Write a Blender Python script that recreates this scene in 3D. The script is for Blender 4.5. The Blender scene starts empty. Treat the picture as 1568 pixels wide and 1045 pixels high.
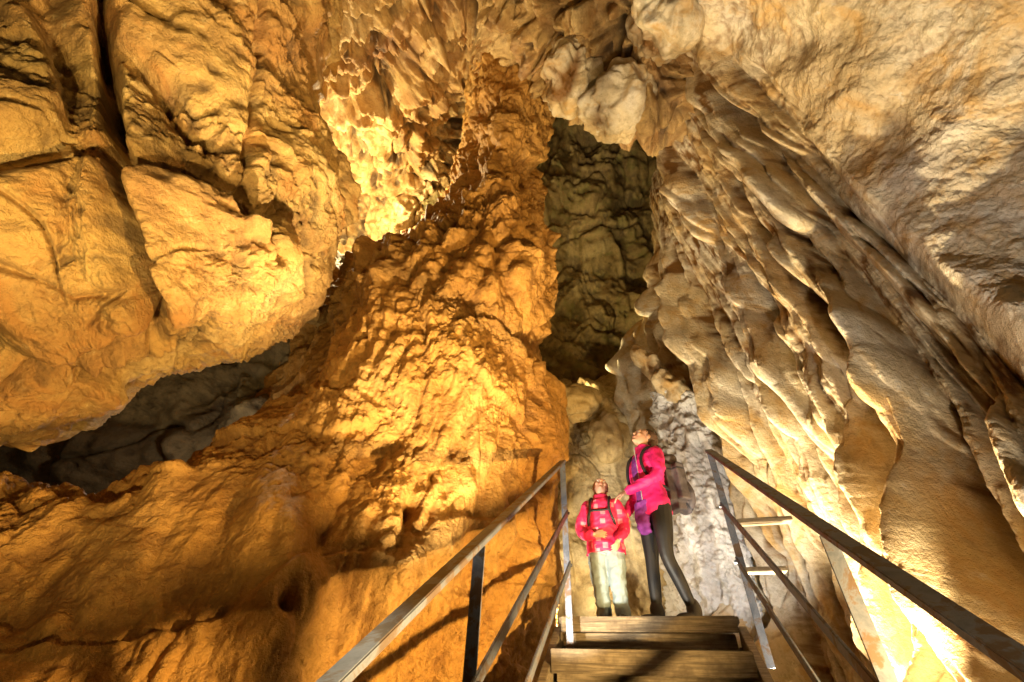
import bpy, bmesh, math, numpy as np
from mathutils import Vector, Matrix
scene=bpy.context.scene
rng=np.random.RandomState(7)
# ------------------------------------------------------------------ camera frame
CX=Vector((.9987,-.0297,.035)).normalized()
FW=Vector((0,.7624,.647)).normalized()
CY=CX.cross(FW).normalized()
CX=FW.cross(CY).normalized()
CAM=Vector((0,0,1.6))
def S(a,b,k):
    """image pixel a,b unprojected to depth k in metres along the tilted camera axis"""
    a=(a-784)/653.; b=(522-b)/653.  # image pixel coordinates to view-plane offsets
    return CAM+(CX*a+CY*b+FW)*k
def Rl(x,y,z): return Vector((x,y,z+1.6))
# ------------------------------------------------------------------ numpy noise
PERM=rng.permutation(256).astype(np.int32)
G=rng.normal(size=(256,3)).astype(np.float32); G/=np.linalg.norm(G,axis=1)[:,None]
def pn(p):
    p=p.astype(np.float32); f0=np.floor(p); i=f0.astype(np.int32); f=p-f0
    u=f*f*f*(f*(f*6-15)+10); out=0
    for dx in (0,1):
        wx=u[:,0] if dx else 1-u[:,0]; hx=PERM[(i[:,0]+dx)&255]
        for dy in (0,1):
            wy=u[:,1] if dy else 1-u[:,1]; hy=PERM[(hx+i[:,1]+dy)&255]
            for dz in (0,1):
                wz=u[:,2] if dz else 1-u[:,2]; g=G[PERM[(hy+i[:,2]+dz)&255]]
                d=g[:,0]*(f[:,0]-dx)+g[:,1]*(f[:,1]-dy)+g[:,2]*(f[:,2]-dz)
                out=out+wx*wy*wz*d
    return out*1.6
def fbm(p,o=4,l=2.03,g=.5):
    s=0;a=1.
    for k in range(o): s=s+a*pn(p+17.3*k); p=p*l; a*=g
    return s
def billow(p,o=2,g=.5):
    s=0;a=1.
    for k in range(o): s=s+a*(np.abs(pn(p+9.1*k))); p=p*2.1;a*=g
    return s
JT=rng.rand(256,3).astype(np.float32)
def worley(p):
    p=p.astype(np.float32); i=np.floor(p).astype(np.int32); f=p-i
    F1=np.full(len(p),9.,np.float32);F2=F1.copy();ID=np.zeros(len(p),np.int32);V=np.zeros_like(p)
    for dx in(-1,0,1):
        for dy in(-1,0,1):
            for dz in(-1,0,1):
                h=PERM[(PERM[(PERM[(i[:,0]+dx)&255]+i[:,1]+dy)&255]+i[:,2]+dz)&255]
                q=JT[h]+np.array([dx,dy,dz],np.float32)-f; d=np.sqrt((q*q).sum(1))
                c=d<F1; F2=np.where(c,F1,np.minimum(F2,d)); ID=np.where(c,h,ID); F1=np.where(c,d,F1); V=np.where(c[:,None],q,V)
    worley.v=V
    return F1,F2,ID
def sm(x,a,b):
    t=np.clip((x-a)/(b-a),0,1); return t*t*(3-2*t)
A3=lambda a,b,c:np.array([a,b,c],np.float32)
def warp(p,f,a):
    return p+a*np.stack([pn(p*f),pn(p*f+31.7),pn(p*f+77.1)],1)
def facets(p,f,k,e=.14):
    """broken-rock planes: each cell is a tilted plane bounded by joints"""
    F1,F2,I=worley(p*f); n=G[I]; m=sm(F2-F1,0,e)
    return ((n*worley.v).sum(1)*.8+(JT[I,2]-.5)*.6)*k*m
# ------------------------------------------------------------------ patch builder
def crom(P,n):
    R=P.shape[0]; t=np.linspace(0,R-1-1e-6,n); i=t.astype(int); f=(t-i).reshape((-1,)+(1,)*(P.ndim-1))
    g=lambda k:P[np.clip(k,0,R-1)]
    p0,p1,p2,p3=g(i-1),g(i),g(i+1),g(i+2)
    return .5*((2*p1)+(-p0+p2)*f+(2*p0-5*p1+4*p2-p3)*f*f+(-p0+3*p1-3*p2+p3)*f**3)
def normals(W):
    du=np.gradient(W,axis=1);dv=np.gradient(W,axis=0);n=np.cross(du,dv)
    n/=np.linalg.norm(n,axis=2)[...,None]+1e-9
    d=(np.array(CAM)-W); return n*np.sign(np.median((n*d).sum(2)))
def make_grid(name,W,cav,mat):
    nv,nu=W.shape[:2]; me=bpy.data.meshes.new(name)
    idx=np.arange(nv*nu).reshape(nv,nu)
    q=np.stack([idx[:-1,:-1],idx[:-1,1:],idx[1:,1:],idx[1:,:-1]],-1).reshape(-1,4)
    me.vertices.add(nv*nu); me.vertices.foreach_set('co',W.reshape(-1).astype(np.float32))
    me.loops.add(len(q)*4); me.loops.foreach_set('vertex_index',q.reshape(-1).astype(np.int32))
    me.polygons.add(len(q)); me.polygons.foreach_set('loop_start',np.arange(0,len(q)*4,4,dtype=np.int32))
    me.polygons.foreach_set('use_smooth',np.ones(len(q),bool))
    at=me.attributes.new('cav','FLOAT','POINT'); at.data.foreach_set('value',cav.reshape(-1).astype(np.float32))
    me.update(calc_edges=True); me.materials.append(mat)
    ob=bpy.data.objects.new(name,me); scene.collection.objects.link(ob); return ob
def patch(name,table,nu,nv,mat,passes):
    C=np.array([[list(S(*c)) for c in row] for row in table])
    W=crom(C,nv); W=np.swapaxes(crom(np.swapaxes(W,0,1),nu),0,1)
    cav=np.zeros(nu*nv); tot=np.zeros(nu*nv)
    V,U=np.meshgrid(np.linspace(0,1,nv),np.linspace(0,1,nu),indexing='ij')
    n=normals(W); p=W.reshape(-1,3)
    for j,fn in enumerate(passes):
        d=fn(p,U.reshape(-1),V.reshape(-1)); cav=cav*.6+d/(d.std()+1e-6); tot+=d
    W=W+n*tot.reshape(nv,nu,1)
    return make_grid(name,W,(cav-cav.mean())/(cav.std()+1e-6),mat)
def polydist2(U,V,pts):
    D=np.full(len(U),9.)
    for (a0,a1),(b0,b1) in zip(pts[:-1],pts[1:]):
        x=b0-a0;y=b1-a1;t=np.clip(((U-a0)*x+(V-a1)*y)/(x*x+y*y),0,1);D=np.minimum(D,np.hypot(U-a0-t*x,V-a1-t*y))
    return D
# ------------------------------------------------------------------ materials
def newmat(n):
    m=bpy.data.materials.new(n);m.use_nodes=True;nt=m.node_tree
    return m,nt,nt.nodes['Principled BSDF']
def noise(nt,scale,detail=4,rough=.6,vec=None,dist=0):
    n=nt.nodes.new('ShaderNodeTexNoise');n.inputs['Scale'].default_value=scale;n.inputs['Detail'].default_value=detail
    n.inputs['Roughness'].default_value=rough;n.inputs['Distortion'].default_value=dist
    if vec: nt.links.new(vec,n.inputs['Vector'])
    return n.outputs['Fac']
def ramp(nt,fac,stops):
    r=nt.nodes.new('ShaderNodeValToRGB');nt.links.new(fac,r.inputs[0]);e=r.color_ramp.elements
    while len(e)<len(stops): e.new(.5)
    for k,(p,c) in enumerate(stops): e[k].position=p; e[k].color=(*c,1) if len(c)==3 else c
    return r.outputs[0]
def mix(nt,fac,a,b,mode='MIX'):
    m=nt.nodes.new('ShaderNodeMix');m.data_type='RGBA';m.blend_type=mode
    if isinstance(fac,float): m.inputs[0].default_value=fac
    else: nt.links.new(fac,m.inputs[0])
    for s,v in ((6,a),(7,b)):
        if isinstance(v,tuple): m.inputs[s].default_value=(*v,1)
        else: nt.links.new(v,m.inputs[s])
    return m.outputs[2]
def rock(name,cols,dark,rough=.62,bump=.8,fs=30,stain=None,cavamt=.55,big=.7,bd=.022):
    m,nt,b=newmat(name); tc=nt.nodes.new('ShaderNodeTexCoord').outputs['Object']
    n1=noise(nt,big,3,.62,tc,.6); c=ramp(nt,n1,[(.3,cols[0]),(.5,cols[1]),(.68,cols[2])])
    n2=noise(nt,9,5,.75,tc); c=mix(nt,ramp(nt,n2,[(.48,(0,0,0)),(.75,(.8,.8,.8))]),c,tuple(x*.45 for x in cols[0]))
    c=mix(nt,ramp(nt,n2,[(.28,(.5,.5,.5)),(.42,(0,0,0))]),c,tuple(min(.75,x*1.25+.04) for x in cols[2]))
    if stain:
        n3=noise(nt,1.9,4,.7,tc,1.0); c=mix(nt,ramp(nt,n3,[(.5,(0,0,0)),(.66,(1,1,1))]),c,stain)
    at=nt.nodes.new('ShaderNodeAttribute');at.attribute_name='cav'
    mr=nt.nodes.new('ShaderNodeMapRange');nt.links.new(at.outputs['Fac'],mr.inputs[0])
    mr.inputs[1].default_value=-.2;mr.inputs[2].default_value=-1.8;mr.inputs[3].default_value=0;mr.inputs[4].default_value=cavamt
    c=mix(nt,mr.outputs[0],c,dark)  # tints hollows muddy; also paints crevice shade into the base colour
    nt.links.new(c,b.inputs['Base Color'])
    rr=nt.nodes.new('ShaderNodeMapRange');nt.links.new(n2,rr.inputs[0]);rr.inputs[3].default_value=rough-.22;rr.inputs[4].default_value=rough+.2
    nt.links.new(rr.outputs[0],b.inputs['Roughness']); b.inputs['Specular IOR Level'].default_value=.4
    bp=nt.nodes.new('ShaderNodeBump');bp.inputs['Strength'].default_value=bump;bp.inputs['Distance'].default_value=bd
    f=noise(nt,fs,5,.72,tc)
    nt.links.new(f,bp.inputs['Height']);nt.links.new(bp.outputs[0],b.inputs['Normal'])
    return m
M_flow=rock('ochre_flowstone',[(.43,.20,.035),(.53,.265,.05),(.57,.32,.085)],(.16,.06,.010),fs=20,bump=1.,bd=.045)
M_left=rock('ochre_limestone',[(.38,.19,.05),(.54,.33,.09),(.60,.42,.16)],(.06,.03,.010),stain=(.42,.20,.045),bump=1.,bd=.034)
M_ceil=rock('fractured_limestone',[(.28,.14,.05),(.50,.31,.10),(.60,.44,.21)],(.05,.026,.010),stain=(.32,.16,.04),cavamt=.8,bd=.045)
M_right=rock('cream_dripstone',[(.52,.36,.15),(.63,.51,.31),(.63,.57,.46)],(.17,.075,.014),stain=(.52,.32,.11),rough=.48,cavamt=1.,bump=.85,bd=.025)  # golden hollows; full cavamt also paints shade between the drapery ridges
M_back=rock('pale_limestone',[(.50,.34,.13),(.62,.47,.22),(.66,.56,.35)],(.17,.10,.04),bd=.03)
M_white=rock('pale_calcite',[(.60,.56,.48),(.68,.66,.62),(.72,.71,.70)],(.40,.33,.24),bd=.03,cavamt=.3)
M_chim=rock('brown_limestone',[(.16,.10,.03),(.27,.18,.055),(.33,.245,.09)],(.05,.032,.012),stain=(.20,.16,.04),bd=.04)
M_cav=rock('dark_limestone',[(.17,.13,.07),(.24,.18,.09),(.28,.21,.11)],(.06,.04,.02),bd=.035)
def simple(name,col,rough=.6,metal=0,var=.25,scale=20,bump=.1,bdist=.003):
    m,nt,b=newmat(name);tc=nt.nodes.new('ShaderNodeTexCoord').outputs['Object']
    n=noise(nt,scale,4,.6,tc); c=ramp(nt,n,[(.3,tuple(x*(1-var) for x in col)),(.7,tuple(min(1,x*(1+var)) for x in col))])
    nt.links.new(c,b.inputs['Base Color']);b.inputs['Roughness'].default_value=rough;b.inputs['Metallic'].default_value=metal
    bp=nt.nodes.new('ShaderNodeBump');bp.inputs['Strength'].default_value=bump;bp.inputs['Distance'].default_value=bdist*3
    nt.links.new(n,bp.inputs['Height']);nt.links.new(bp.outputs[0],b.inputs['Normal']);return m
M_steel,nt,b=newmat('weathered_galvanised_steel')
tc=nt.nodes.new('ShaderNodeTexCoord').outputs['Object'];n=noise(nt,9,5,.7,tc,.5)
c=ramp(nt,n,[(.35,(.10,.12,.17)),(.50,(.17,.19,.25)),(.57,(.12,.08,.055)),(.72,(.07,.04,.025))]);nt.links.new(c,b.inputs['Base Color'])
nt.links.new(ramp(nt,n,[(.5,(.6,.6,.6)),(.62,(.1,.1,.1))]),b.inputs['Metallic']);b.inputs['Roughness'].default_value=.5
M_wood,nt,b=newmat('weathered_wood')
tc=nt.nodes.new('ShaderNodeTexCoord').outputs['Object'];mp=nt.nodes.new('ShaderNodeMapping');mp.inputs['Rotation'].default_value=(0,0,math.radians(18.5));nt.links.new(tc,mp.inputs[0])
mp2=nt.nodes.new('ShaderNodeMapping');mp2.inputs['Scale'].default_value=(2,40,40);nt.links.new(mp.outputs[0],mp2.inputs[0])
n=noise(nt,1.6,6,.7,mp2.outputs[0],.4);c=ramp(nt,n,[(.3,(.05,.035,.02)),(.5,(.16,.12,.07)),(.7,(.30,.23,.14))])
c=mix(nt,ramp(nt,noise(nt,5,4,.7,tc),[(.45,(0,0,0)),(.65,(1,1,1))]),c,(.08,.055,.03));nt.links.new(c,b.inputs['Base Color']);b.inputs['Roughness'].default_value=.7
bp=nt.nodes.new('ShaderNodeBump');bp.inputs['Distance'].default_value=.01;nt.links.new(n,bp.inputs['Height']);nt.links.new(bp.outputs[0],b.inputs['Normal'])
# ------------------------------------------------------------------ cave surfaces
def drips(s,z,N,seed,sr,zr,lr,wr,k,kn=.07):
    """hanging draperies: overlapping convex tongues with their own width, length and knots"""
    R=np.random.RandomState(seed); D=np.zeros(len(s))
    for i in range(N):
        s0=R.uniform(*sr);zt=R.uniform(*zr);L=R.uniform(*lr);w=R.uniform(*wr)*(1 if R.rand()<.75 else 1.6);ph=R.rand(6)*6.28;kk=k*R.uniform(.6,1.4)
        t=(zt-z)/L
        m=(t>-.02)&(t<1.02)&(np.abs(s-s0)<w*2.2+.25)
        if not m.any(): continue
        tt=np.clip(t[m],0,1);zz=z[m]
        c=s0+.08*np.sin(zz*.9+ph[0])+.007*np.sin(zz*6+ph[1])
        wd=w*(.55+.75*tt)*np.clip(1-tt**7,0,1)**.5*(1+kn*np.sin(zz*5+ph[2])+kn*.6*np.sin(zz*11+ph[3]))
        u=(s[m]-c)/(wd+1e-4)
        pr=np.sqrt(np.clip(1-u*u,0,1))*wd*kk*sm(tt,0,.3)
        D[m]=np.maximum(D[m],pr)
    return D
def flow1(p,U,V):
    q=warp(p,.7,.25)
    return .12*fbm(q*.75,3)+.24*(billow(q*A3(1.2,1.2,.28),2)-.35)
def flow2(p,U,V):
    q=warp(p,1.6,.10)
    up=sm(V,.46,.58)*(1-sm(V,.80,.9)*.6)
    d=(.04+.05*sm(pn(p*.8+9),-.2,.3))*(billow(q*A3(3.4,3.4,.9),3,.55)-.4)+.03*fbm(q*2.6,3)
    s=p[:,0]*.9-p[:,1]*.25
    d+=.7*drips(s+.1*pn(p*1.5),p[:,2],130,3,(-3.,1.2),(1.4,7.5),(.3,1.6),(.03,.09),1.)*sm(U,.35,.6)
    pm=np.clip(sm(pn(p*1.1+5),-.05,.3)*.8+up,0,1)
    F1,F2,_=worley(warp(p,5,.04)*A3(9,9,6)); d+=pm*.07*(.6-F1)
    F1,F2,_=worley(warp(p,3,.06)*A3(4.2,4.2,2.6)+8); d+=up*.20*(.55-F1)
    d+=up*.06*np.minimum(0,pn(q*A3(3,3,3)+90))
    r=warp(p,2.,.12); F1,F2,I=worley(r*A3(4.2,4.2,1.9)+4)
    d-=.20*np.exp(-(F1/.19)**2)*sm(pn(p*.9+40),.06,.28)
    l=pn(warp(p,1.3,.3)*A3(.5,.5,1.1)+50); d+=.06*sm(l,0.,.05)
    return d
def flow3(p,U,V):
    q=warp(p,4,.04); rg=sm(pn(p*.9+66),-.3,.15)
    F1,F2,_=worley(q*A3(17,17,12)+3)
    return (.014+.026*rg)*(billow(q*A3(8,8,6),4,.64)-.5)+.018*np.minimum(0,pn(q*A3(7,7,1.8)))+(.3+.7*rg)*.018*(.55-F1)
flow=[
[(-250,1250,1.35),(0,1250,1.45),(200,1250,1.6),(400,1250,1.8),(600,1250,2.2),(720,1250,2.6),(790,1250,3.1),(840,1250,3.9)],
[(-220,1050,1.55),(0,1050,1.65),(200,1050,1.8),(400,1050,2.05),(600,1050,2.45),(725,1050,2.8),(795,1050,3.3),(830,1050,4.3)],
[(-200,900,1.85),(0,900,1.95),(200,900,2.1),(400,900,2.3),(600,900,2.7),(735,900,3.1),(812,900,3.7),(845,900,4.8)],
[(-200,800,2.15),(0,805,2.25),(200,800,2.4),(400,790,2.6),(590,790,3.0),(735,800,3.3),(818,800,3.9),(848,800,5.)],
[(-250,745,2.5),(0,765,2.6),(190,755,2.8),(390,680,3.1),(560,690,3.3),(710,695,3.5),(812,700,4.1),(845,700,5.3)],
[(-250,800,3.3),(20,800,3.4),(210,785,3.6),(425,625,3.9),(560,600,3.7),(690,600,3.8),(800,600,4.3),(840,600,5.6)],
[(0,840,4.6),(150,830,4.8),(330,730,5.2),(478,550,4.6),(570,520,4.2),(690,510,4.2),(788,520,4.6),(825,520,5.8)],
[(250,820,6.2),(350,720,6.3),(440,580,6.2),(510,475,5.2),(590,450,4.6),(705,440,4.5),(818,450,4.9),(850,450,6.1)],
[(400,700,8),(450,600,7.5),(490,450,7),(525,425,5.8),(600,395,5.0),(700,375,4.9),(805,380,5.2),(838,380,6.4)],
[(480,500,8.5),(500,450,8),(530,425,7.2),(562,382,6.3),(632,350,5.6),(715,332,5.4),(788,320,5.7),(828,330,7)],
[(560,440,9),(580,405,8.5),(622,378,7.6),(665,343,7),(706,318,6.4),(750,288,6.1),(788,280,6.4),(820,290,7.5)],
[(695,300,9),(700,280,8.4),(712,260,7.8),(730,240,7.2),(748,215,6.8),(774,210,6.5),(804,215,6.9),(830,220,7.9)],
[(718,150,9),(723,140,8.5),(730,135,8),(742,130,7.5),(758,125,7.2),(790,120,7),(824,140,7.4),(850,150,8.3)],
[(730,30,9),(735,30,8.6),(740,30,8.2),(750,30,8),(765,30,7.8),(800,30,7.6),(860,50,7.8),(890,60,8.6)]]
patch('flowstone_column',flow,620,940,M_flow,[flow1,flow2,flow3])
crack=[(.335,.05),(.345,.155),(.362,.24),(.38,.325),(.41,.43),(.43,.52),(.45,.60)]
crack2=[(.167,.62),(.25,.60),(.33,.585),(.43,.575),(.52,.60)]
crack3=[(.385,.33),(.47,.30),(.55,.32),(.60,.335)]
crack4=[(.345,.155),(.42,.20),(.47,.25),(.55,.28)]
crack5=[(.60,.05),(.62,.2),(.60,.32),(.66,.45)]
crack6=[(.0,.38),(.12,.40),(.22,.46),(.30,.50),(.42,.50)]
def left1(p,U,V):
    q=warp(p,.8,.2); d=.20*fbm(q*.8+3,2)
    d+=facets(warp(p,1.5,.10)+2,.85,.30,.2)
    wv=.006*pn(p*4)+.003*pn(p*12)
    for cr,w,a in((crack,.014,.34),(crack2,.012,.24),(crack3,.007,.12),(crack4,.006,.09),(crack5,.007,.09),(crack6,.006,.08)):
        D=polydist2(U,V,cr)+wv
        d-=a*np.exp(-(np.maximum(D,0)/w)**2)
        d+=a*.22*sm(D,.0,.03)*(1-sm(D,.03,.10))
    return d
def left2(p,U,V):
    q=warp(p,1.8,.07); mk=sm(pn(p*1.1+3),-.3,.2)
    d=.05*fbm(q*2.0,3)+(.2+.8*mk)*facets(q+5,2.6,.12,.16)
    d+=mk*.06*(billow(q*3.3+4,3,.55)-.4)
    F1,F2,I=worley(warp(p,1.5,.2)*1.3+17.7); d-=.05*np.exp(-((F2-F1)/.02)**2)*sm(pn(p*1.1+30),-.1,.2)
    return d
def left3(p,U,V):
    q=warp(p,4,.03); m=sm(pn(p*1.4+9),-.3,.15); d=(.1+.9*m)*facets(q+9,7.,.042,.2)
    d-=.045*np.exp(-(worley(q*6.5)[0]/.26)**2)*sm(pn(p*1.8+3),0.0,.3)
    return d+(.012+.030*m)*(billow(q*9,4,.64)-.5)
left=[
[(-250,-150,2.3),(0,-150,2.4),(150,-150,2.7),(300,-150,3.1),(420,-150,3.6),(480,-150,4.3),(500,-150,5.6)],
[(-250,0,2.15),(0,0,2.3),(150,0,2.6),(300,0,3.0),(420,0,3.5),(478,0,4.2),(500,0,5.5)],
[(-250,150,2.0),(0,150,2.2),(150,150,2.5),(300,150,2.8),(410,150,3.3),(470,160,4.0),(490,160,5.4)],
[(-250,280,2.0),(0,280,2.15),(150,280,2.4),(300,280,2.6),(420,280,3.1),(490,280,3.9),(505,270,5.2)],
[(-250,410,2.0),(0,410,2.15),(150,400,2.35),(300,395,2.5),(430,390,2.9),(485,385,3.8),(500,380,5.2)],
[(-250,540,2.05),(0,520,2.2),(150,495,2.4),(300,478,2.6),(420,462,3.0),(478,450,3.7),(498,450,5)],
[(-250,630,2.25),(0,600,2.4),(120,560,2.6),(260,515,2.9),(400,490,3.4),(472,470,4.1),(510,470,5.5)],
[(-250,700,2.4),(0,672,2.5),(130,612,2.8),(260,558,3.2),(400,525,3.9),(462,500,4.7),(510,490,6)],
[(-250,660,3.4),(20,640,3.5),(150,590,3.8),(270,545,4.2),(400,510,4.9),(480,490,5.4),(525,480,7)],
[(-250,600,5),(50,570,5.2),(200,540,5.6),(300,515,6),(420,490,6.5),(500,465,7),(535,445,8.2)]]
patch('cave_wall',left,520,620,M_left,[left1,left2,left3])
def ceil1(p,U,V):
    q=warp(p,.6,.3); return .25*fbm(q*.6+11,3)+facets(q,.9,.6,.2)
def ceil2(p,U,V):
    q=warp(p,1.2,.12); return facets(q*A3(1,1,.7)+3,2.0,.42,.2)+.07*fbm(q*2.3,3)-.22*np.exp(-(pn(q*A3(2,2,1.2)+4)/.07)**2)+.22*(billow(q*A3(2.2,2.2,1.2)+8,3,.55)-.4)
def ceil3(p,U,V):
    q=warp(p,3,.05); return facets(q,5.,.11,.2)-.10*np.exp(-(worley(q*4.)[0]/.3)**2)*sm(pn(p*2+3),0,.3)+.05*(billow(q*5,4,.6)-.45)
ceiling=[[(x,y,k) for x,k in zip([400,500,620,720,820,920,1020,1090],ks)] for y,ks in [(-220,[4.2,4.6,5,5.2,5.2,5,4.8,4.4]),(-20,[4.7,5.2,5.8,6.2,5.8,5.4,5.2,4.8]),(80,[5.8,6.4,7.2,8.0,6.5,5.9,5.6,5.6])]]
ceiling+=[[(400,180,7.2),(500,180,8.2),(620,180,8.6),(720,180,9.6),(820,150,7.8),(915,180,6.5),(1020,180,6.3),(1090,180,6.6)],
[(400,300,8.6),(500,300,9.9),(620,300,10.),(720,280,10.2),(820,150,9),(920,150,8.5),(1020,150,8.3),(1090,150,8.6)],
[(400,420,8.8),(500,420,9.9),(620,420,10.2),(720,400,10.2),(820,100,10.5),(920,100,10.5),(1020,100,10.5),(1090,100,10.5)],
[(400,560,8.4),(500,560,8.8),(620,560,9.5),(720,560,9.8),(800,100,12),(920,90,12),(1020,90,12),(1090,90,12)]]
patch('cave_ceiling',ceiling,480,480,M_ceil,[ceil1,ceil2,ceil3])
# right wall draperies: flow follows the wall strike and falls vertically
def strike(p,w=.12):
    s=.36*p[:,0]-.93*p[:,1]; t=.93*p[:,0]+.36*p[:,1]; z=p[:,2]
    a=pn(np.stack([s*.8,t*.2,z*.35],1))*w
    return s+a,t,z
def flmask(U,V): return sm(V-np.maximum(.17,.23+.85*(U-.48)),-.03,.05)
def right1(p,U,V):
    s,t,z=strike(p); fl=flmask(U,V)
    d=fl*.38*(np.abs(pn(np.stack([s*1.9,t*.1,z*.10+4],1)))-.3)
    d+=fl*(drips(s,z,66,21,(-4.4,.5),(2.6,8.6),(2.2,5.5),(.055,.12),3.6,.10)-.20)
    d+=.08*fbm(warp(p,.7,.2)*.7+21,2)+.10*(1-fl)*sm(U,.45,.6)
    d+=(1-fl)*(.18*fbm(p*A3(1,1,.8)+3,2)+.06*fbm(p*1.8+13,3)-.25*np.exp(-(worley(warp(p,1,.2)*1.3+3)[0]/.3)**2)*(1-sm(U,.45,.6)))
    return d
def right2(p,U,V):
    s,t,z=strike(p,.10); fl=flmask(U,V)
    d=fl*(drips(s,z,270,12,(-4.4,.5),(1.3,8.2),(.7,3.2),(.020,.048),3.2,.10)-.04)
    d+=fl*.12*(np.abs(pn(np.stack([s*5.6+3,t*.4,z*.28],1)))-.28)
    d+=fl*sm(3.1-z,0,1.)*.08*np.maximum(0,pn(np.stack([s*3.6,t,z*3.4],1)))
    d+=.03*fbm(p*1.9,3)*(1-.5*fl)
    d+=(1-fl)*facets(warp(p,2,.1),1.3,.03,.4)
    return d
def right3(p,U,V):
    s,t,z=strike(p,.04); fl=flmask(U,V); q=np.stack([s,t,z],1)
    d=fl*.044*(billow(q*A3(12,4,1.5),3,.58)-.4)+.022*(1-.3*fl)*(billow(p*7,4,.62)-.5)
    d-=.05*fl*np.exp(-(worley(q*A3(6,4,1.6))[0]/.22)**2)*sm(pn(p*1.5),0.05,.3)
    return d
right=[
[(980,-250,5.6),(1000,-250,4.6),(1100,-250,4.0),(1230,-250,3.5),(1380,-250,3.0),(1560,-250,2.6),(1850,-250,2.3)],
[(975,-50,6.2),(1000,-50,5.2),(1100,-50,4.4),(1230,-50,3.8),(1380,-50,3.3),(1560,-50,2.8),(1850,-50,2.4)],
[(985,100,7.2),(1002,100,6.0),(1100,100,5.0),(1230,100,4.2),(1380,100,3.5),(1570,100,2.9),(1850,100,2.4)],
[(985,220,8),(1003,220,6.6),(1085,220,5.4),(1220,220,4.4),(1380,220,3.6),(1570,220,3.0),(1850,220,2.5)],
[(975,340,8.4),(994,340,6.8),(1080,340,5.5),(1220,340,4.3),(1380,340,3.5),(1570,340,2.9),(1850,340,2.4)],
[(995,460,8.4),(1010,460,6.6),(1090,460,5.3),(1230,460,4.1),(1390,460,3.3),(1580,460,2.7),(1850,460,2.2)],
[(1000,580,7.6),(1020,580,6.2),(1110,580,4.9),(1250,580,3.8),(1410,580,3.0),(1590,580,2.4),(1850,580,2.)],
[(1030,700,6.8),(1055,700,5.7),(1140,700,4.5),(1280,700,3.5),(1430,700,2.7),(1600,700,2.15),(1850,700,1.8)],
[(1070,820,6),(1100,820,5.2),(1180,820,4.1),(1310,820,3.2),(1450,820,2.5),(1610,820,1.95),(1850,820,1.6)],
[(1090,940,5.5),(1125,940,4.8),(1205,940,3.9),(1330,940,3.0),(1470,940,2.35),(1620,940,1.8),(1850,940,1.45)],
[(1100,1080,5),(1140,1080,4.5),(1225,1080,3.6),(1345,1080,2.8),(1490,1080,2.15),(1640,1080,1.65),(1850,1080,1.3)],
[(1110,1300,4.6),(1160,1300,4.1),(1245,1300,3.3),(1365,1300,2.5),(1500,1300,1.9),(1650,1300,1.5),(1850,1300,1.2)]]
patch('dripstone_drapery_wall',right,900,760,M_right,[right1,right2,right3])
def ch(p,U,V):
    q=warp(p,.7,.2);return .3*fbm(q*.7,3)+facets(q*A3(1,1,.7),1.3,.40,.25)+.08*fbm(q*3,3)-.12*np.exp(-(pn(q*A3(1.5,1.5,.9)+4)/.06)**2)
def grid_table(xs,rows): return [[(x,y,k) for x in xs] for y,k in rows]
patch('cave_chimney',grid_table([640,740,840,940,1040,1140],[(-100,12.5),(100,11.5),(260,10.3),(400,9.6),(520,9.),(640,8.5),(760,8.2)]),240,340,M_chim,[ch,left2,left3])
def bk1(p,U,V):
    q=warp(p,.8,.3); F1,F2,I=worley(q*A3(1.5,1.5,1.0)+3.3); return .15*fbm(q*1.,3)+.28*(.55-F1)+.12*(JT[I,1]-.5)*sm(F2-F1,0,.15)
patch('cave_wall',grid_table([760,840,920,1000,1080,1160,1240],[(585,8.6),(595,7.4),(640,6.6),(700,6.1),(760,5.8),(860,5.3),(960,4.9),(1100,4.4),(1250,4.0)]),320,360,M_back,[bk1,left2,flow3])
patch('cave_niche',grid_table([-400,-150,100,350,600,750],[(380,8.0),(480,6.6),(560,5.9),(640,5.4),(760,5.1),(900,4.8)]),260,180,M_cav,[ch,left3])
# pale calcite cascade beside the platform
def wh(p,U,V):
    return .12*(billow(p*A3(3,3,1.2),2)-.3)+.07*fbm(p*2.4,3)-.08*np.exp(-(worley(p*5)[0]/.3)**2)+.08*(billow(p*5,3,.6)-.4)
patch('calcite_cascade',[[(1000,600,6.2),(1010,600,5.7),(1050,600,5.4),(1100,610,5.4),(1120,620,5.8)],[(1000,680,5.9),(1020,680,5.3),(1070,680,5.0),(1120,690,5.0),(1150,700,5.4)],[(1010,780,5.5),(1030,780,4.9),(1085,780,4.6),(1140,790,4.6),(1170,800,5.)],[(1020,880,5.2),(1045,880,4.6),(1100,880,4.3),(1150,890,4.2),(1190,900,4.6)],[(1020,980,4.9),(1050,980,4.4),(1110,980,4.1),(1170,980,3.9),(1210,980,4.3)],[(1020,1100,4.6),(1050,1100,4.2),(1120,1100,3.8),(1180,1100,3.6),(1230,1100,4.1)]],200,300,M_white,[wh,left3])
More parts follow.
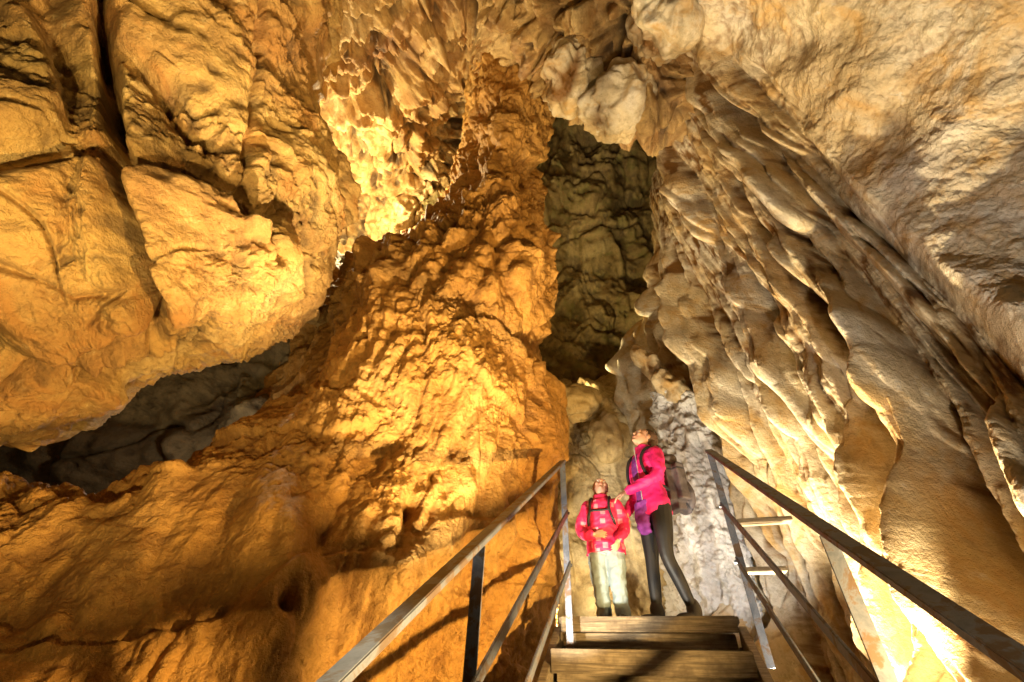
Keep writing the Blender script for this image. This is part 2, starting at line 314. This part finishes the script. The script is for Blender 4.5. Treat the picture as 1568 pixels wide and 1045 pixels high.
# ------------------------------------------------------------------ blocks (hanging boulder etc.)
def boulder(name,center,rad,mat,seed,sub=6,rot=0):
    bm=bmesh.new();bmesh.ops.create_icosphere(bm,subdivisions=sub,radius=1);me=bpy.data.meshes.new(name);bm.to_mesh(me);bm.free()
    n=len(me.vertices);co=np.empty(n*3,np.float32);me.vertices.foreach_get('co',co);co=co.reshape(-1,3);nr=co.copy()
    p=co*np.array(rad,np.float32); c,s=math.cos(rot),math.sin(rot); 
    p=np.stack([p[:,0]*c+p[:,2]*s,p[:,1],-p[:,0]*s+p[:,2]*c],1)+np.array(center,np.float32)
    nr=p-np.array(center);nr/=np.linalg.norm(nr,axis=1)[:,None]
    q=warp(p+seed,1.,.3);F1,F2,I=worley(q*1.5)
    r=min(rad); d=r*(.5*fbm(q*1.1,3)+.3*(JT[I,0]-.5)*sm(F2-F1,0,.3)-.08*np.exp(-((F2-F1)/.1)**2))
    q=warp(p,3,.1); d2=.08*fbm(q*3,4)-.07*np.exp(-(worley(q*5.)[0]/.3)**2); p=p+nr*(d+d2)[:,None]
    me.vertices.foreach_set('co',p.reshape(-1).astype(np.float32));me.polygons.foreach_set('use_smooth',np.ones(len(me.polygons),bool))
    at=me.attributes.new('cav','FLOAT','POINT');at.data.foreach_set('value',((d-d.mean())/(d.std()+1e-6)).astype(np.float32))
    me.update();me.materials.append(mat);ob=bpy.data.objects.new(name,me);scene.collection.objects.link(ob);return ob
boulder('hanging_rock',S(945,160,6.0),(.5,.5,.36),M_right,3.)
boulder('hanging_rock',S(870,115,6.1),(.42,.5,.5),M_right,9.,rot=.5)
boulder('hanging_rock',S(1015,20,5.3),(.4,.5,.6),M_right,14.)
boulder('dripstone_lobe',S(990,555,5.9),(.12,.2,.33),M_right,5.,5,-.5)
boulder('dripstone_lobe',S(1025,590,5.6),(.16,.2,.3),M_right,6.,5,-.6)
boulder('dripstone_lobe',S(930,665,5.9),(.2,.2,.36),M_back,8.,5)
boulder('dripstone_lobe',S(870,620,6.2),(.4,.3,.3),M_back,18.,5)
# floor under the stairs
d2=Vector((.3175,.948,0));p2=Vector((.948,-.3175,0))
def floorgrid():
    n=160;W=np.zeros((n,n,3))
    for a in range(n):
        for b_ in range(n):
            t=-5+a/(n-1)*10; s=-5+b_/(n-1)*10
            v=Rl(.98,3.39,0)+d2*t+p2*s; z=(.48-1.0+.628*min(t,0)); W[a,b_]=(v.x,v.y,max(z,-2.1)+1.6)
    p=W.reshape(-1,3); d=.25*fbm(p*.9,4); W[:,:,2]+=d.reshape(n,n); return W,d
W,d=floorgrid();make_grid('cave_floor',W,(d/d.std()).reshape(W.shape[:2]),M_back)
# ------------------------------------------------------------------ staircase + railings
def empty(name,loc=(0,0,0)):
    e=bpy.data.objects.new(name,None);e.location=loc;scene.collection.objects.link(e);return e
def obox(name,a,b,w,h,mat,parent,up=Vector((0,0,1)),bev=.004):
    """beam from a to b; w=lateral, h=vertical"""
    ax=(b-a);L=ax.length;ax.normalize();sd=ax.cross(up).normalized();u=sd.cross(ax)
    bm=bmesh.new();bmesh.ops.create_cube(bm,size=1);bmesh.ops.scale(bm,vec=(L,w,h),verts=bm.verts)
    bmesh.ops.bevel(bm,geom=bm.edges[:],offset=bev,segments=2,affect='EDGES')
    M=Matrix((ax,sd,u)).transposed().to_4x4();M.translation=(a+b)/2;bm.transform(M)
    me=bpy.data.meshes.new(name);bm.to_mesh(me);bm.free();me.materials.append(mat)
    ob=bpy.data.objects.new(name,me);scene.collection.objects.link(ob)
    if parent: ob.parent=parent
    return ob
st=empty('wooden_staircase')
E=Rl(.98,3.39,.48); W2=.57; run=.34; rise=.2135
for k in range(0,15):
    c=E-d2*(run*k)-Vector((0,0,rise*k)); 
    if k==0:
        for j in range(9):
            y=c+d2*(.07+.145*j)
            obox('platform_board_%d'%j,y-p2*(W2+.02)-Vector((0,0,.02)),y+p2*(W2+.02)-Vector((0,0,.02)),.14,.04,M_wood,st,)
        obox('edge_beam',c-p2*W2-Vector((0,0,.045))+d2*-.012,c+p2*W2-Vector((0,0,.045))+d2*-.012,.03,.09,M_wood,st)
    else:
        y=c+d2*.13
        obox('tread_%d'%k,y-p2*W2-Vector((0,0,.02)),y+p2*W2-Vector((0,0,.02)),.28,.04,M_wood,st)
        obox('nosing_%d'%k,c-p2*W2-Vector((0,0,.06))-d2*.012,c+p2*W2-Vector((0,0,.06))-d2*.012,.028,.12,M_wood,st)
    y=c+d2*.05-Vector((0,0,.155)); obox('riser_%d'%k,y-p2*(W2-.02),y+p2*(W2-.02),.02,.13,M_wood,st)
for s in(-1,1):
    a=E+p2*s*(W2+.03)-Vector((0,0,.16))+d2*.1; obox('stringer_%s'%('l' if s<0 else 'r'),a,a-d2*4.9-Vector((0,0,.628*4.9)),.05,.26,M_wood,st)
    obox('support_post',a-Vector((0,0,0)),a-Vector((0,0,2.2)),.09,.09,M_wood,st,up=d2)
sl=(d2+Vector((0,0,.628)))
def bolt(par,c,ax):
    bm=bmesh.new();q=ax.to_track_quat('Z','Y').to_matrix().to_4x4();q.translation=c
    bmesh.ops.create_cone(bm,segments=6,radius1=.012,radius2=.010,depth=.016,cap_ends=True,matrix=q)
    me=bpy.data.meshes.new('bolt');bm.to_mesh(me);bm.free();me.materials.append(M_steel);o=bpy.data.objects.new('bolt',me);scene.collection.objects.link(o);o.parent=par
def railing(name,top,flip):
    r=empty(name)
    for j,(dz,w,h) in enumerate(((0,.055,.022),(-.43,.012,.045),(-.80,.012,.045))):
        a=top+Vector((0,0,dz)); off=p2*(-.02*flip if j else 0)
        obox('rail_%d'%j,a+off,a+off-sl*3.9,w,h,M_steel,r,bev=.003)
        if j==0: obox('rail_flange',a-Vector((0,0,.03))+p2*flip*.024,a-Vector((0,0,.03))+p2*flip*.024-sl*3.9,.006,.045,M_steel,r,bev=.001)
    for t in(.03,1.8,3.6):
        a=top-sl*t-Vector((0,0,.02))
        obox('post',a,a-Vector((0,0,1.35)),.045,.008,M_steel,r,up=d2,bev=.001)
        obox('post_flange',a+p2*flip*.02+d2*.024,a+p2*flip*.02+d2*.024-Vector((0,0,1.35)),.008,.045,M_steel,r,up=d2,bev=.001)
        for dz in(.41,.78): bolt(r,a-p2*flip*.032-Vector((0,0,dz)),p2*-flip)
    return r
rl=railing('stair_railing',Rl(.485,3.45,1.60),-1)
rr=railing('stair_railing',Rl(1.617,3.133,1.60),1)
a=Rl(1.617,3.133,1.04); obox('bracket_board',a+p2*.05,a+p2*.40,.09,.03,M_wood,rr)
a=Rl(1.617,3.133,.73); obox('bracket_board',a-p2*.0,a+p2*.26,.09,.03,M_wood,rr)
# ------------------------------------------------------------------ people
def ell(bm,c,r,R=None,sub=3):
    M=Matrix.Translation(c)@((R.to_4x4()) if R else Matrix.Identity(4))@Matrix.Diagonal((r[0],r[1],r[2],1))
    bmesh.ops.create_icosphere(bm,subdivisions=sub,radius=1,matrix=M)
def tube(bm,pts,rad,seg=14,dense=4):
    P=crom(np.array([list(p) for p in pts],float),(len(pts)-1)*dense+1); R=crom(np.array(rad,float).reshape(-1,1),len(P))[:,0]
    if len(pts)==2: P=np.linspace(P[0],np.array(list(pts[1])),len(P))
    prev=None;up=Vector((.3,.9,.2)).normalized()
    for k in range(len(P)):
        t=Vector(P[min(k+1,len(P)-1)]-P[max(k-1,0)]).normalized();s=t.cross(up).normalized();u=s.cross(t)
        ring=[bm.verts.new(Vector(P[k])+(s*math.cos(a)+u*math.sin(a))*R[k]) for a in [2*math.pi*j/seg for j in range(seg)]]
        if prev:
            for j in range(seg): bm.faces.new((prev[j],prev[(j+1)%seg],ring[(j+1)%seg],ring[j]))
        else: bm.faces.new(ring[::-1])
        prev=ring
    bm.faces.new(prev)
    ell(bm,P[0],(R[0],)*3,sub=2);ell(bm,P[-1],(R[-1],)*3,sub=2)
def rings(bm,rs,seg=20):
    prev=None
    A=crom(np.array([list(c)+[rx,ry] for c,rx,ry in rs],float),(len(rs)-1)*4+1)
    for c0,c1,c2,rx,ry in A:
        ring=[bm.verts.new((c0+rx*math.cos(a),c1+ry*math.sin(a),c2)) for a in [2*math.pi*j/seg for j in range(seg)]]
        if prev:
            for j in range(seg): bm.faces.new((prev[j],prev[(j+1)%seg],ring[(j+1)%seg],ring[j]))
        else: bm.faces.new(ring[::-1])
        prev=ring
    bm.faces.new(prev)
def finish(bm,name,vox,mats,matfn=None,M=Matrix.Identity(4),parent=None,fold=0,ff=12,smooth=4,raw=False,cut=None):
    bmesh.ops.recalc_face_normals(bm,faces=bm.faces[:])
    me=bpy.data.meshes.new(name);bm.to_mesh(me);bm.free()
    ob=bpy.data.objects.new(name,me);scene.collection.objects.link(ob)
    if not raw:
        m=ob.modifiers.new('r','REMESH');m.mode='VOXEL';m.voxel_size=vox
        m=ob.modifiers.new('s','SMOOTH');m.iterations=smooth;m.factor=.5
        dg=bpy.context.evaluated_depsgraph_get();me2=bpy.data.meshes.new_from_object(ob.evaluated_get(dg));ob.modifiers.clear();ob.data=me2;me2.name=name;me=me2
    n=len(me.vertices);co=np.empty(n*3,np.float32);me.vertices.foreach_get('co',co);co=co.reshape(-1,3)
    if fold:
        nr=np.empty(n*3,np.float32);me.vertices.foreach_get('normal',nr);nr=nr.reshape(-1,3)
        d=fold*(1.4*(.35-billow(warp(co+5,4,.08)*A3(ff*.6,ff*.6,ff),2))+.5*pn(co*ff*2.))
        co=co+nr*d[:,None];me.vertices.foreach_set('co',co.reshape(-1))
    me.materials.clear()
    for m in mats: me.materials.append(m)
    for p in me.polygons:
        p.use_smooth=True
        if matfn: p.material_index=matfn(p.center)
    me.update()
    if parent: ob.parent=parent
    else: ob.matrix_world=M
    return ob
M_skin=simple('skin',(.62,.36,.25),.5,var=.08)
M_pink=simple('pink_softshell',(.72,.015,.18),.6,var=.1,scale=60)
M_purple=simple('purple_fleece',(.20,.03,.26),.8,var=.2)
M_black=simple('black_leggings',(.012,.012,.014),.55,var=.2)
M_strap=simple('black_webbing',(.015,.015,.018),.6)
M_pack=simple('dark_grey_backpack_fabric',(.085,.066,.062),.7,var=.3)
M_grey=simple('grey_trousers',(.25,.32,.34),.7,var=.12)
M_hairb=simple('brown_hair',(.07,.035,.018),.45,var=.5,scale=60,bump=.6)
M_hairl=simple('blond_hair',(.40,.24,.10),.45,var=.4,scale=60,bump=.6)
M_boot=simple('boots',(.03,.025,.022),.6)
M_eye=simple('eye_white',(.7,.7,.68),.3,var=.02);M_iris=simple('iris',(.03,.02,.015),.2)
M_lip=simple('lips',(.5,.16,.14),.4,var=.05)
M_tape=simple('silver_zip',(.6,.6,.6),.4)
M_red,nt,b=newmat('patterned_red_jacket')
tc=nt.nodes.new('ShaderNodeTexCoord').outputs['Object']
v=nt.nodes.new('ShaderNodeTexVoronoi');v.distance='CHEBYCHEV';v.inputs['Scale'].default_value=15;v.inputs['Randomness'].default_value=.55;nt.links.new(tc,v.inputs['Vector'])
sp=nt.nodes.new('ShaderNodeSeparateColor');nt.links.new(v.outputs['Color'],sp.inputs[0])
sq=ramp(nt,v.outputs['Distance'],[(.30,(1,1,1)),(.34,(0,0,0))]); on=ramp(nt,sp.outputs[0],[(.42,(0,0,0)),(.44,(1,1,1))])
f=mix(nt,1.,sq,on,'MULTIPLY');c=mix(nt,f,(.74,.025,.12),(.80,.22,.30));nt.links.new(c,b.inputs['Base Color']);b.inputs['Roughness'].default_value=.6
def hand(bm,w,dr,nrm,side,s=1.,curl=.5):
    """w wrist, dr finger direction, nrm back-of-hand normal, side=thumb side"""
    dr=dr.normalized();nrm=(nrm-dr*nrm.dot(dr)).normalized();sd=dr.cross(nrm).normalized()*side
    R=Matrix((sd,dr,nrm)).transposed()
    ell(bm,w+dr*.045*s,(.038*s,.05*s,.014*s),R);ell(bm,w+dr*.01*s,(.026*s,.035*s,.019*s),R)
    for j,(o,L) in enumerate(((.030,.07),(.010,.078),(-.010,.072),(-.029,.056))):
        b0=w+dr*.075*s+sd*o*s; d1=(dr+sd*o*4).normalized(); p=[b0-d1*.02*s,b0]
        ang=0
        for q in range(3):
            ang+=curl*(.5,.6,.45)[q]; v=d1*math.cos(ang)-nrm*math.sin(ang); p.append(p[-1]+v*L*s*(.42,.32,.26)[q])
        tube(bm,p,[.0085*s,.0085*s,.008*s,.0072*s,.006*s],8,2)
    b0=w+dr*.02*s+sd*.022*s; v1=(dr*.7+sd*.75-nrm*.2).normalized();v2=(dr*.95+sd*.25-nrm*.3).normalized()
    tube(bm,[b0,b0+v1*.035*s,b0+v1*.035*s+v2*.028*s,b0+v1*.035*s+v2*.05*s],[.012*s,.011*s,.009*s,.0075*s],8,2)
def headparts(bm,T,s=1.):
    R=T.to_3x3();c=lambda x,y,z:T@Vector((x*s,y*s,z*s));e=lambda p,r,q=None:ell(bm,c(*p),[k*s for k in r],R if q is None else R@q)
    e((0,.012,.045),(.074,.092,.082));e((0,-.022,-.02),(.062,.07,.088));e((0,-.045,-.078),(.034,.04,.026));e((0,-.075,-.088),(.02,.018,.018))
    e((0,-.082,.035),(.05,.018,.016)) # brow
    e((0,-.098,.004),(.009,.016,.028));e((0,-.108,-.016),(.012,.013,.010));e((.04,-.068,-.02),(.02,.02,.02));e((-.04,-.068,-.02),(.02,.02,.02))
    e((0,-.087,-.047),(.024,.012,.006));e((0,-.086,-.058),(.02,.012,.007))
    for q in(-1,1): e((q*.076,.012,.0),(.009,.02,.03))
def eyes(M,T,s,par):
    for q in(-1,1):
        bm=bmesh.new();ell(bm,T@Vector((q*.03*s,-.081*s,.012*s)),(.0125*s,.0105*s,.0085*s),T.to_3x3());finish(bm,'eye',0,[M_eye],parent=par,raw=True)
        bm=bmesh.new();ell(bm,T@Vector((q*.03*s,-.0895*s,.013*s)),(.0055*s,.004*s,.0055*s),T.to_3x3());finish(bm,'iris',0,[M_iris],parent=par,raw=True)
        bm=bmesh.new();ell(bm,T@Vector((q*.032*s,-.092*s,.032*s)),(.017*s,.006*s,.003*s),T.to_3x3());finish(bm,'eyebrow',0,[M_hairb],parent=par,raw=True)
    bm=bmesh.new();ell(bm,T@Vector((0,-.0925*s,-.0525*s)),(.021*s,.0085*s,.0065*s),T.to_3x3());finish(bm,'lips',0,[M_lip],parent=par,raw=True)
V3=Vector
# woman -------------------------------------------------
WR=math.radians(-70)
wm=empty('woman',Rl(1.32,3.80,.48)); wm.rotation_euler=(0,0,WR)
HT=Matrix.Translation((0,-.005,1.485))@Matrix.Rotation(math.radians(-38),4,'X')@Matrix.Rotation(math.radians(-8),4,'Z')@Matrix.Translation((0,-.015,.075))
bm=bmesh.new()
rings(bm,[((0,0,.82),.14,.10),((0,.005,.90),.165,.115),((0,.0,1.0),.135,.095),((0,-.005,1.12),.135,.095),((0,-.005,1.25),.155,.105),((0,.0,1.34),.14,.085),((0,.005,1.40),.07,.06)])
tube(bm,[V3((0,.01,1.36)),V3((0,.0,1.44)),V3((0,.01,1.52))],[.055,.05,.05])
LA=[V3((.155,0,1.33)),V3((.215,-.04,1.20)),V3((.225,-.09,1.08)),V3((.15,-.22,1.0)),V3((.065,-.31,.955))]
RA=[V3((-.155,0,1.33)),V3((-.20,.0,1.2)),V3((-.215,-.01,1.07)),V3((-.20,-.09,.95)),V3((-.17,-.17,.85))]
for A in(LA,RA): tube(bm,A,[.05,.043,.037,.033,.024])
hand(bm,LA[-1],V3((-.6,-.65,-.38)),V3((.2,-.4,1)),-1,1.,.55)
hand(bm,RA[-1],V3((.05,-.5,-.8)),V3((-1,-.1,0)),1,1.,.6)
LL=[V3((.085,0,.86)),V3((.10,-.02,.66)),V3((.10,-.03,.47)),V3((.105,.04,.3)),V3((.11,.12,.09))]
RL=[V3((-.085,0,.86)),V3((-.10,-.01,.66)),V3((-.10,-.03,.47)),V3((-.105,-.04,.3)),V3((-.11,-.05,.09))]
for L in(LL,RL): tube(bm,L,[.098,.078,.056,.052,.036])
headparts(bm,HT)
finish(bm,'body',.0055,[M_skin,M_black],lambda c:1 if c.z<.93 and c.y>-.16 and abs(c.x)<.25 and not(c.x<-.14 and c.z>.6 and c.y<-.05) else 0,parent=wm,smooth=3)
eyes(None,HT,1.,wm)
bm=bmesh.new() # jacket
rings(bm,[((0,.0,.80),.178,.135),((0,.0,.88),.182,.135),((0,.0,1.0),.162,.12),((0,-.005,1.12),.158,.12),((0,-.005,1.25),.178,.13),((0,.0,1.35),.155,.105),((0,.005,1.42),.085,.078),((0,.0,1.465),.072,.07)])
for A in(LA,RA): tube(bm,A[:4]+[A[3].lerp(A[4],.85)],[.072,.062,.052,.046,.037])
jk=finish(bm,'jacket',.007,[M_pink,M_purple],lambda c:1 if (abs(c.x+.02)<.05 and c.y<-.09 and c.z>.78) else 0,parent=wm,fold=.011,ff=9,smooth=3)
bm=bmesh.new()
tube(bm,[V3((.03,-.132,1.44)),V3((.03,-.128,1.2)),V3((.03,-.13,.82))],[.003,.003,.003],6);finish(bm,'zip',0,[M_tape],parent=wm,raw=True)
bm=bmesh.new() # open fleece layer hanging below the jacket front
rings(bm,[((-.03,-.10,.66),.07,.03),((-.03,-.115,.80),.09,.04),((-.02,-.10,.92),.10,.05)]);finish(bm,'fleece_hem',.008,[M_purple],parent=wm,fold=.014,ff=14)
for L in(LL,RL):
    bm=bmesh.new();a=L[-1];ell(bm,V3((a.x,a.y-.055,.045)),(.047,.125,.042));ell(bm,V3((a.x,a.y,.10)),(.052,.06,.09));ell(bm,V3((a.x,a.y-.05,.015)),(.05,.13,.015));finish(bm,'boot',.008,[M_boot],parent=wm)
bm=bmesh.new();R=HT
ell(bm,HT@V3((0,.028,.055)),(.082,.093,.088),HT.to_3x3());ell(bm,HT@V3((0,.07,.0)),(.065,.05,.07),HT.to_3x3());tube(bm,[HT@V3((0,.115,.04)),HT@V3((0,.16,.0)),HT@V3((0,.15,-.09)),HT@V3((0,.12,-.15))],[.022,.03,.026,.01])
finish(bm,'hair',.006,[M_hairb],parent=wm,fold=.005,ff=40)
for q in(-1,1):
    bm=bmesh.new();tube(bm,[V3((q*.10,.12,1.36)),V3((q*.10,.02,1.425)),V3((q*.105,-.09,1.36)),V3((q*.11,-.138,1.24)),V3((q*.14,-.10,1.10)),V3((q*.13,.10,1.02))],[.016]*6,8);finish(bm,'strap',.006,[M_strap],parent=wm)
Mw=Matrix.Translation(wm.location)@Matrix.Rotation(WR,4,'Z')
bm=bmesh.new();bmesh.ops.create_cube(bm,size=1,matrix=Matrix.Translation((.02,.24,1.12))@Matrix.Diagonal((.32,.23,.48,1)))
bmesh.ops.bevel(bm,geom=bm.edges[:],offset=.07,segments=4,affect='EDGES');ell(bm,(.02,.35,1.03),(.13,.07,.16));ell(bm,(.02,.23,1.36),(.12,.08,.05))
finish(bm,'backpack',.008,[M_pack,M_strap],lambda c:1 if abs(c.z-1.235)<.006 or (abs(abs(c.x)-.09)<.006 and c.y>.26) else 0,M=Mw,fold=.006,ff=10)
# child ---------------------------------------------------
chd=empty('child',Rl(.875,3.88,.48)); chd.rotation_euler=(0,0,math.radians(-22))
HC=Matrix.Translation((0,0,1.02))@Matrix.Rotation(math.radians(-36),4,'X')@Matrix.Rotation(math.radians(14),4,'Z')@Matrix.Translation((0,-.012,.062))
bm=bmesh.new()
rings(bm,[((0,0,.52),.11,.08),((0,0,.60),.125,.095),((0,0,.70),.12,.09),((0,0,.82),.125,.09),((0,0,.92),.115,.075),((0,0,.97),.05,.05)])
tube(bm,[V3((0,.0,.93)),V3((0,.0,.99)),V3((0,.005,1.04))],[.045,.04,.04])
CLA=[V3((.12,0,.91)),V3((.165,.0,.80)),V3((.18,-.02,.70)),V3((.17,-.09,.63)),V3((.14,-.15,.57))]
CRA=[V3((-.12,0,.91)),V3((-.175,.0,.81)),V3((-.195,-.02,.71)),V3((-.14,-.11,.64)),V3((-.055,-.165,.62))]
for A in(CLA,CRA): tube(bm,A,[.04,.035,.03,.027,.02])
hand(bm,CRA[-1],V3((.95,-.2,-.05)),V3((0,-1,.3)),-1,.75,.6)
hand(bm,CLA[-1],V3((-.4,-.4,-.8)),V3((.9,-.3,0)),-1,.75,.6)
CL=[V3((.065,0,.54)),V3((.075,-.015,.42)),V3((.075,-.02,.30)),V3((.08,.0,.18)),V3((.085,.02,.07))]
CR=[V3((-.065,0,.54)),V3((-.07,-.01,.42)),V3((-.065,-.02,.30)),V3((-.065,.0,.18)),V3((-.065,.02,.07))]
for L in(CL,CR): tube(bm,L,[.078,.070,.058,.052,.046])
headparts(bm,HC,.86)
finish(bm,'body',.005,[M_skin,M_grey],lambda c:1 if c.z<.60 and c.y>-.115 else 0,parent=chd,smooth=3,fold=0)
eyes(None,HC,.86,chd)
bm=bmesh.new()
for L in(CL,CR): tube(bm,L,[.088,.080,.068,.062,.058])
rings(bm,[((0,0,.5),.13,.10),((0,0,.6),.135,.10)])
finish(bm,'trousers',.006,[M_grey],parent=chd,fold=.010,ff=12)
bm=bmesh.new()
rings(bm,[((0,0,.50),.165,.13),((0,0,.56),.162,.128),((0,0,.66),.15,.12),((0,0,.80),.15,.115),((0,0,.91),.135,.10),((0,0,.965),.075,.07),((0,0,1.0),.065,.065)])
for A in(CLA,CRA): tube(bm,A[:4]+[A[3].lerp(A[4],.75)],[.06,.056,.048,.043,.036])
finish(bm,'jacket',.006,[M_red],parent=chd,fold=.010,ff=11,smooth=3)
bm=bmesh.new();ell(bm,HC@V3((0,.025,.048)),(.073,.082,.076),HC.to_3x3());ell(bm,HC@V3((0,.06,-.02)),(.06,.045,.07),HC.to_3x3());finish(bm,'hair',.006,[M_hairl],parent=chd,fold=.005,ff=40)
for q in(-1,1):
    bm=bmesh.new();tube(bm,[V3((q*.08,.10,.93)),V3((q*.08,.02,.985)),V3((q*.085,-.085,.93)),V3((q*.085,-.122,.84)),V3((q*.11,-.10,.74)),V3((q*.12,.06,.68))],[.013]*6,8);finish(bm,'strap',.006,[M_strap],parent=chd)
bm=bmesh.new();tube(bm,[V3((-.085,-.126,.83)),V3((0,-.134,.825)),V3((.085,-.126,.83))],[.010]*3,8);finish(bm,'chest_strap',.005,[M_strap],parent=chd)
for L in(CL,CR):
    bm=bmesh.new();a=L[-1];ell(bm,V3((a.x,a.y-.04,.035)),(.04,.095,.035));ell(bm,V3((a.x,a.y,.07)),(.042,.045,.06));finish(bm,'boot',.007,[M_boot],parent=chd)
Mc=Matrix.Translation(chd.location)@Matrix.Rotation(math.radians(-22),4,'Z')
bm=bmesh.new();bmesh.ops.create_cube(bm,size=1,matrix=Matrix.Translation((0,.17,.80))@Matrix.Diagonal((.2,.12,.28,1)));bmesh.ops.bevel(bm,geom=bm.edges[:],offset=.045,segments=4,affect='EDGES')
finish(bm,'backpack',.008,[M_strap],M=Mc,fold=.004)
# ------------------------------------------------------------------ lights
def lamp(name,pos,tgt,E_,col,size=70,r=.05,blend=.6,kind='SPOT'):
    l=bpy.data.lights.new(name,kind);l.energy=E_;l.color=col;l.shadow_soft_size=r
    if kind=='SPOT': l.spot_size=math.radians(size);l.spot_blend=blend
    o=bpy.data.objects.new(name,l);o.location=pos;o.rotation_euler=(Vector(tgt)-Vector(pos)).to_track_quat('-Z','Y').to_euler();scene.collection.objects.link(o)
warm=(1,.66,.26);warm2=(1,.80,.50);neu=(1,.88,.68)
lamp('cascade_fill_light',Rl(1.5,1.2,-.05),S(520,600,3.6),880,warm,110,.03)
lamp('cascade_fill_light',Rl(-.7,.5,-.6),S(230,230,2.7),300,(1,.74,.34),100,.025)
lamp('cascade_fill_light',Rl(-.9,1.1,-.2),S(430,330,3.0),240,(1,.80,.45),38,.03,.8)
lamp('cascade_fill_light',Rl(-1.2,.6,-.2),S(60,220,2.15),220,(1,.80,.42),42,.03,.8)
lamp('cascade_fill_light',S(540,320,8.3),S(530,300,9),800,(1,.85,.5),150,.05,kind='POINT')
lamp('cascade_fill_light',Rl(1.95,2.35,-.35),S(1350,650,2.9),60,(1,.82,.55),120,.03)
lamp('cascade_fill_light',Rl(1.9,2.3,-.2),S(1340,720,3.0),650,(1,.88,.68),22,.03,.9)
lamp('cascade_fill_light',Rl(1.72,3.25,-.05),S(1390,430,3.2),900,(1,.82,.54),105,.025)
lamp('cascade_fill_light',Rl(1.75,2.9,-.45),S(1150,250,4.8),460,(1,.84,.58),80,.03)
lamp('cascade_fill_light',Rl(1.45,1.4,-.7),S(1500,130,3.0),400,(1,.91,.84),70,.04)
lamp('cascade_fill_light',S(850,960,4.2),S(960,700,5.8),330,warm2,140,.05)
lamp('cascade_fill_light',S(875,610,7.0),S(900,350,9),420,(1,.80,.42),120,.05)
lamp('cascade_fill_light',Rl(-.1,2.3,-.3),S(740,60,6),1250,warm2,85,.03)
lamp('cascade_fill_light',Rl(-.1,2.6,.1),Rl(1.2,3.9,1.2),330,neu,48,.03)
lamp('cascade_fill_light',Rl(1.78,2.75,.1),S(1080,800,4.6),170,(1,.96,.90),50,.03)  # unseen spot added to brighten the pale cascade
lamp('cascade_fill_light',S(300,700,4.4),S(200,600,5.5),16,neu,150,.05,kind='POINT')  # unseen fill light added inside the niche to lift its dark interior
w=bpy.data.worlds.new('World');scene.world=w;w.use_nodes=True
bg=w.node_tree.nodes['Background'];bg.inputs[0].default_value=(1,.75,.45,1);bg.inputs[1].default_value=.025
# ------------------------------------------------------------------ camera
cd=bpy.data.cameras.new('camera');cam=bpy.data.objects.new('camera',cd);scene.collection.objects.link(cam)
M=Matrix((CX,CY,-FW)).transposed().to_4x4();M.translation=CAM;cam.matrix_world=M
cd.lens=15;cd.sensor_width=36;cd.clip_start=.05;cd.clip_end=200;scene.camera=cam
scene.view_settings.view_transform='Standard';scene.view_settings.look='None';scene.view_settings.exposure=0
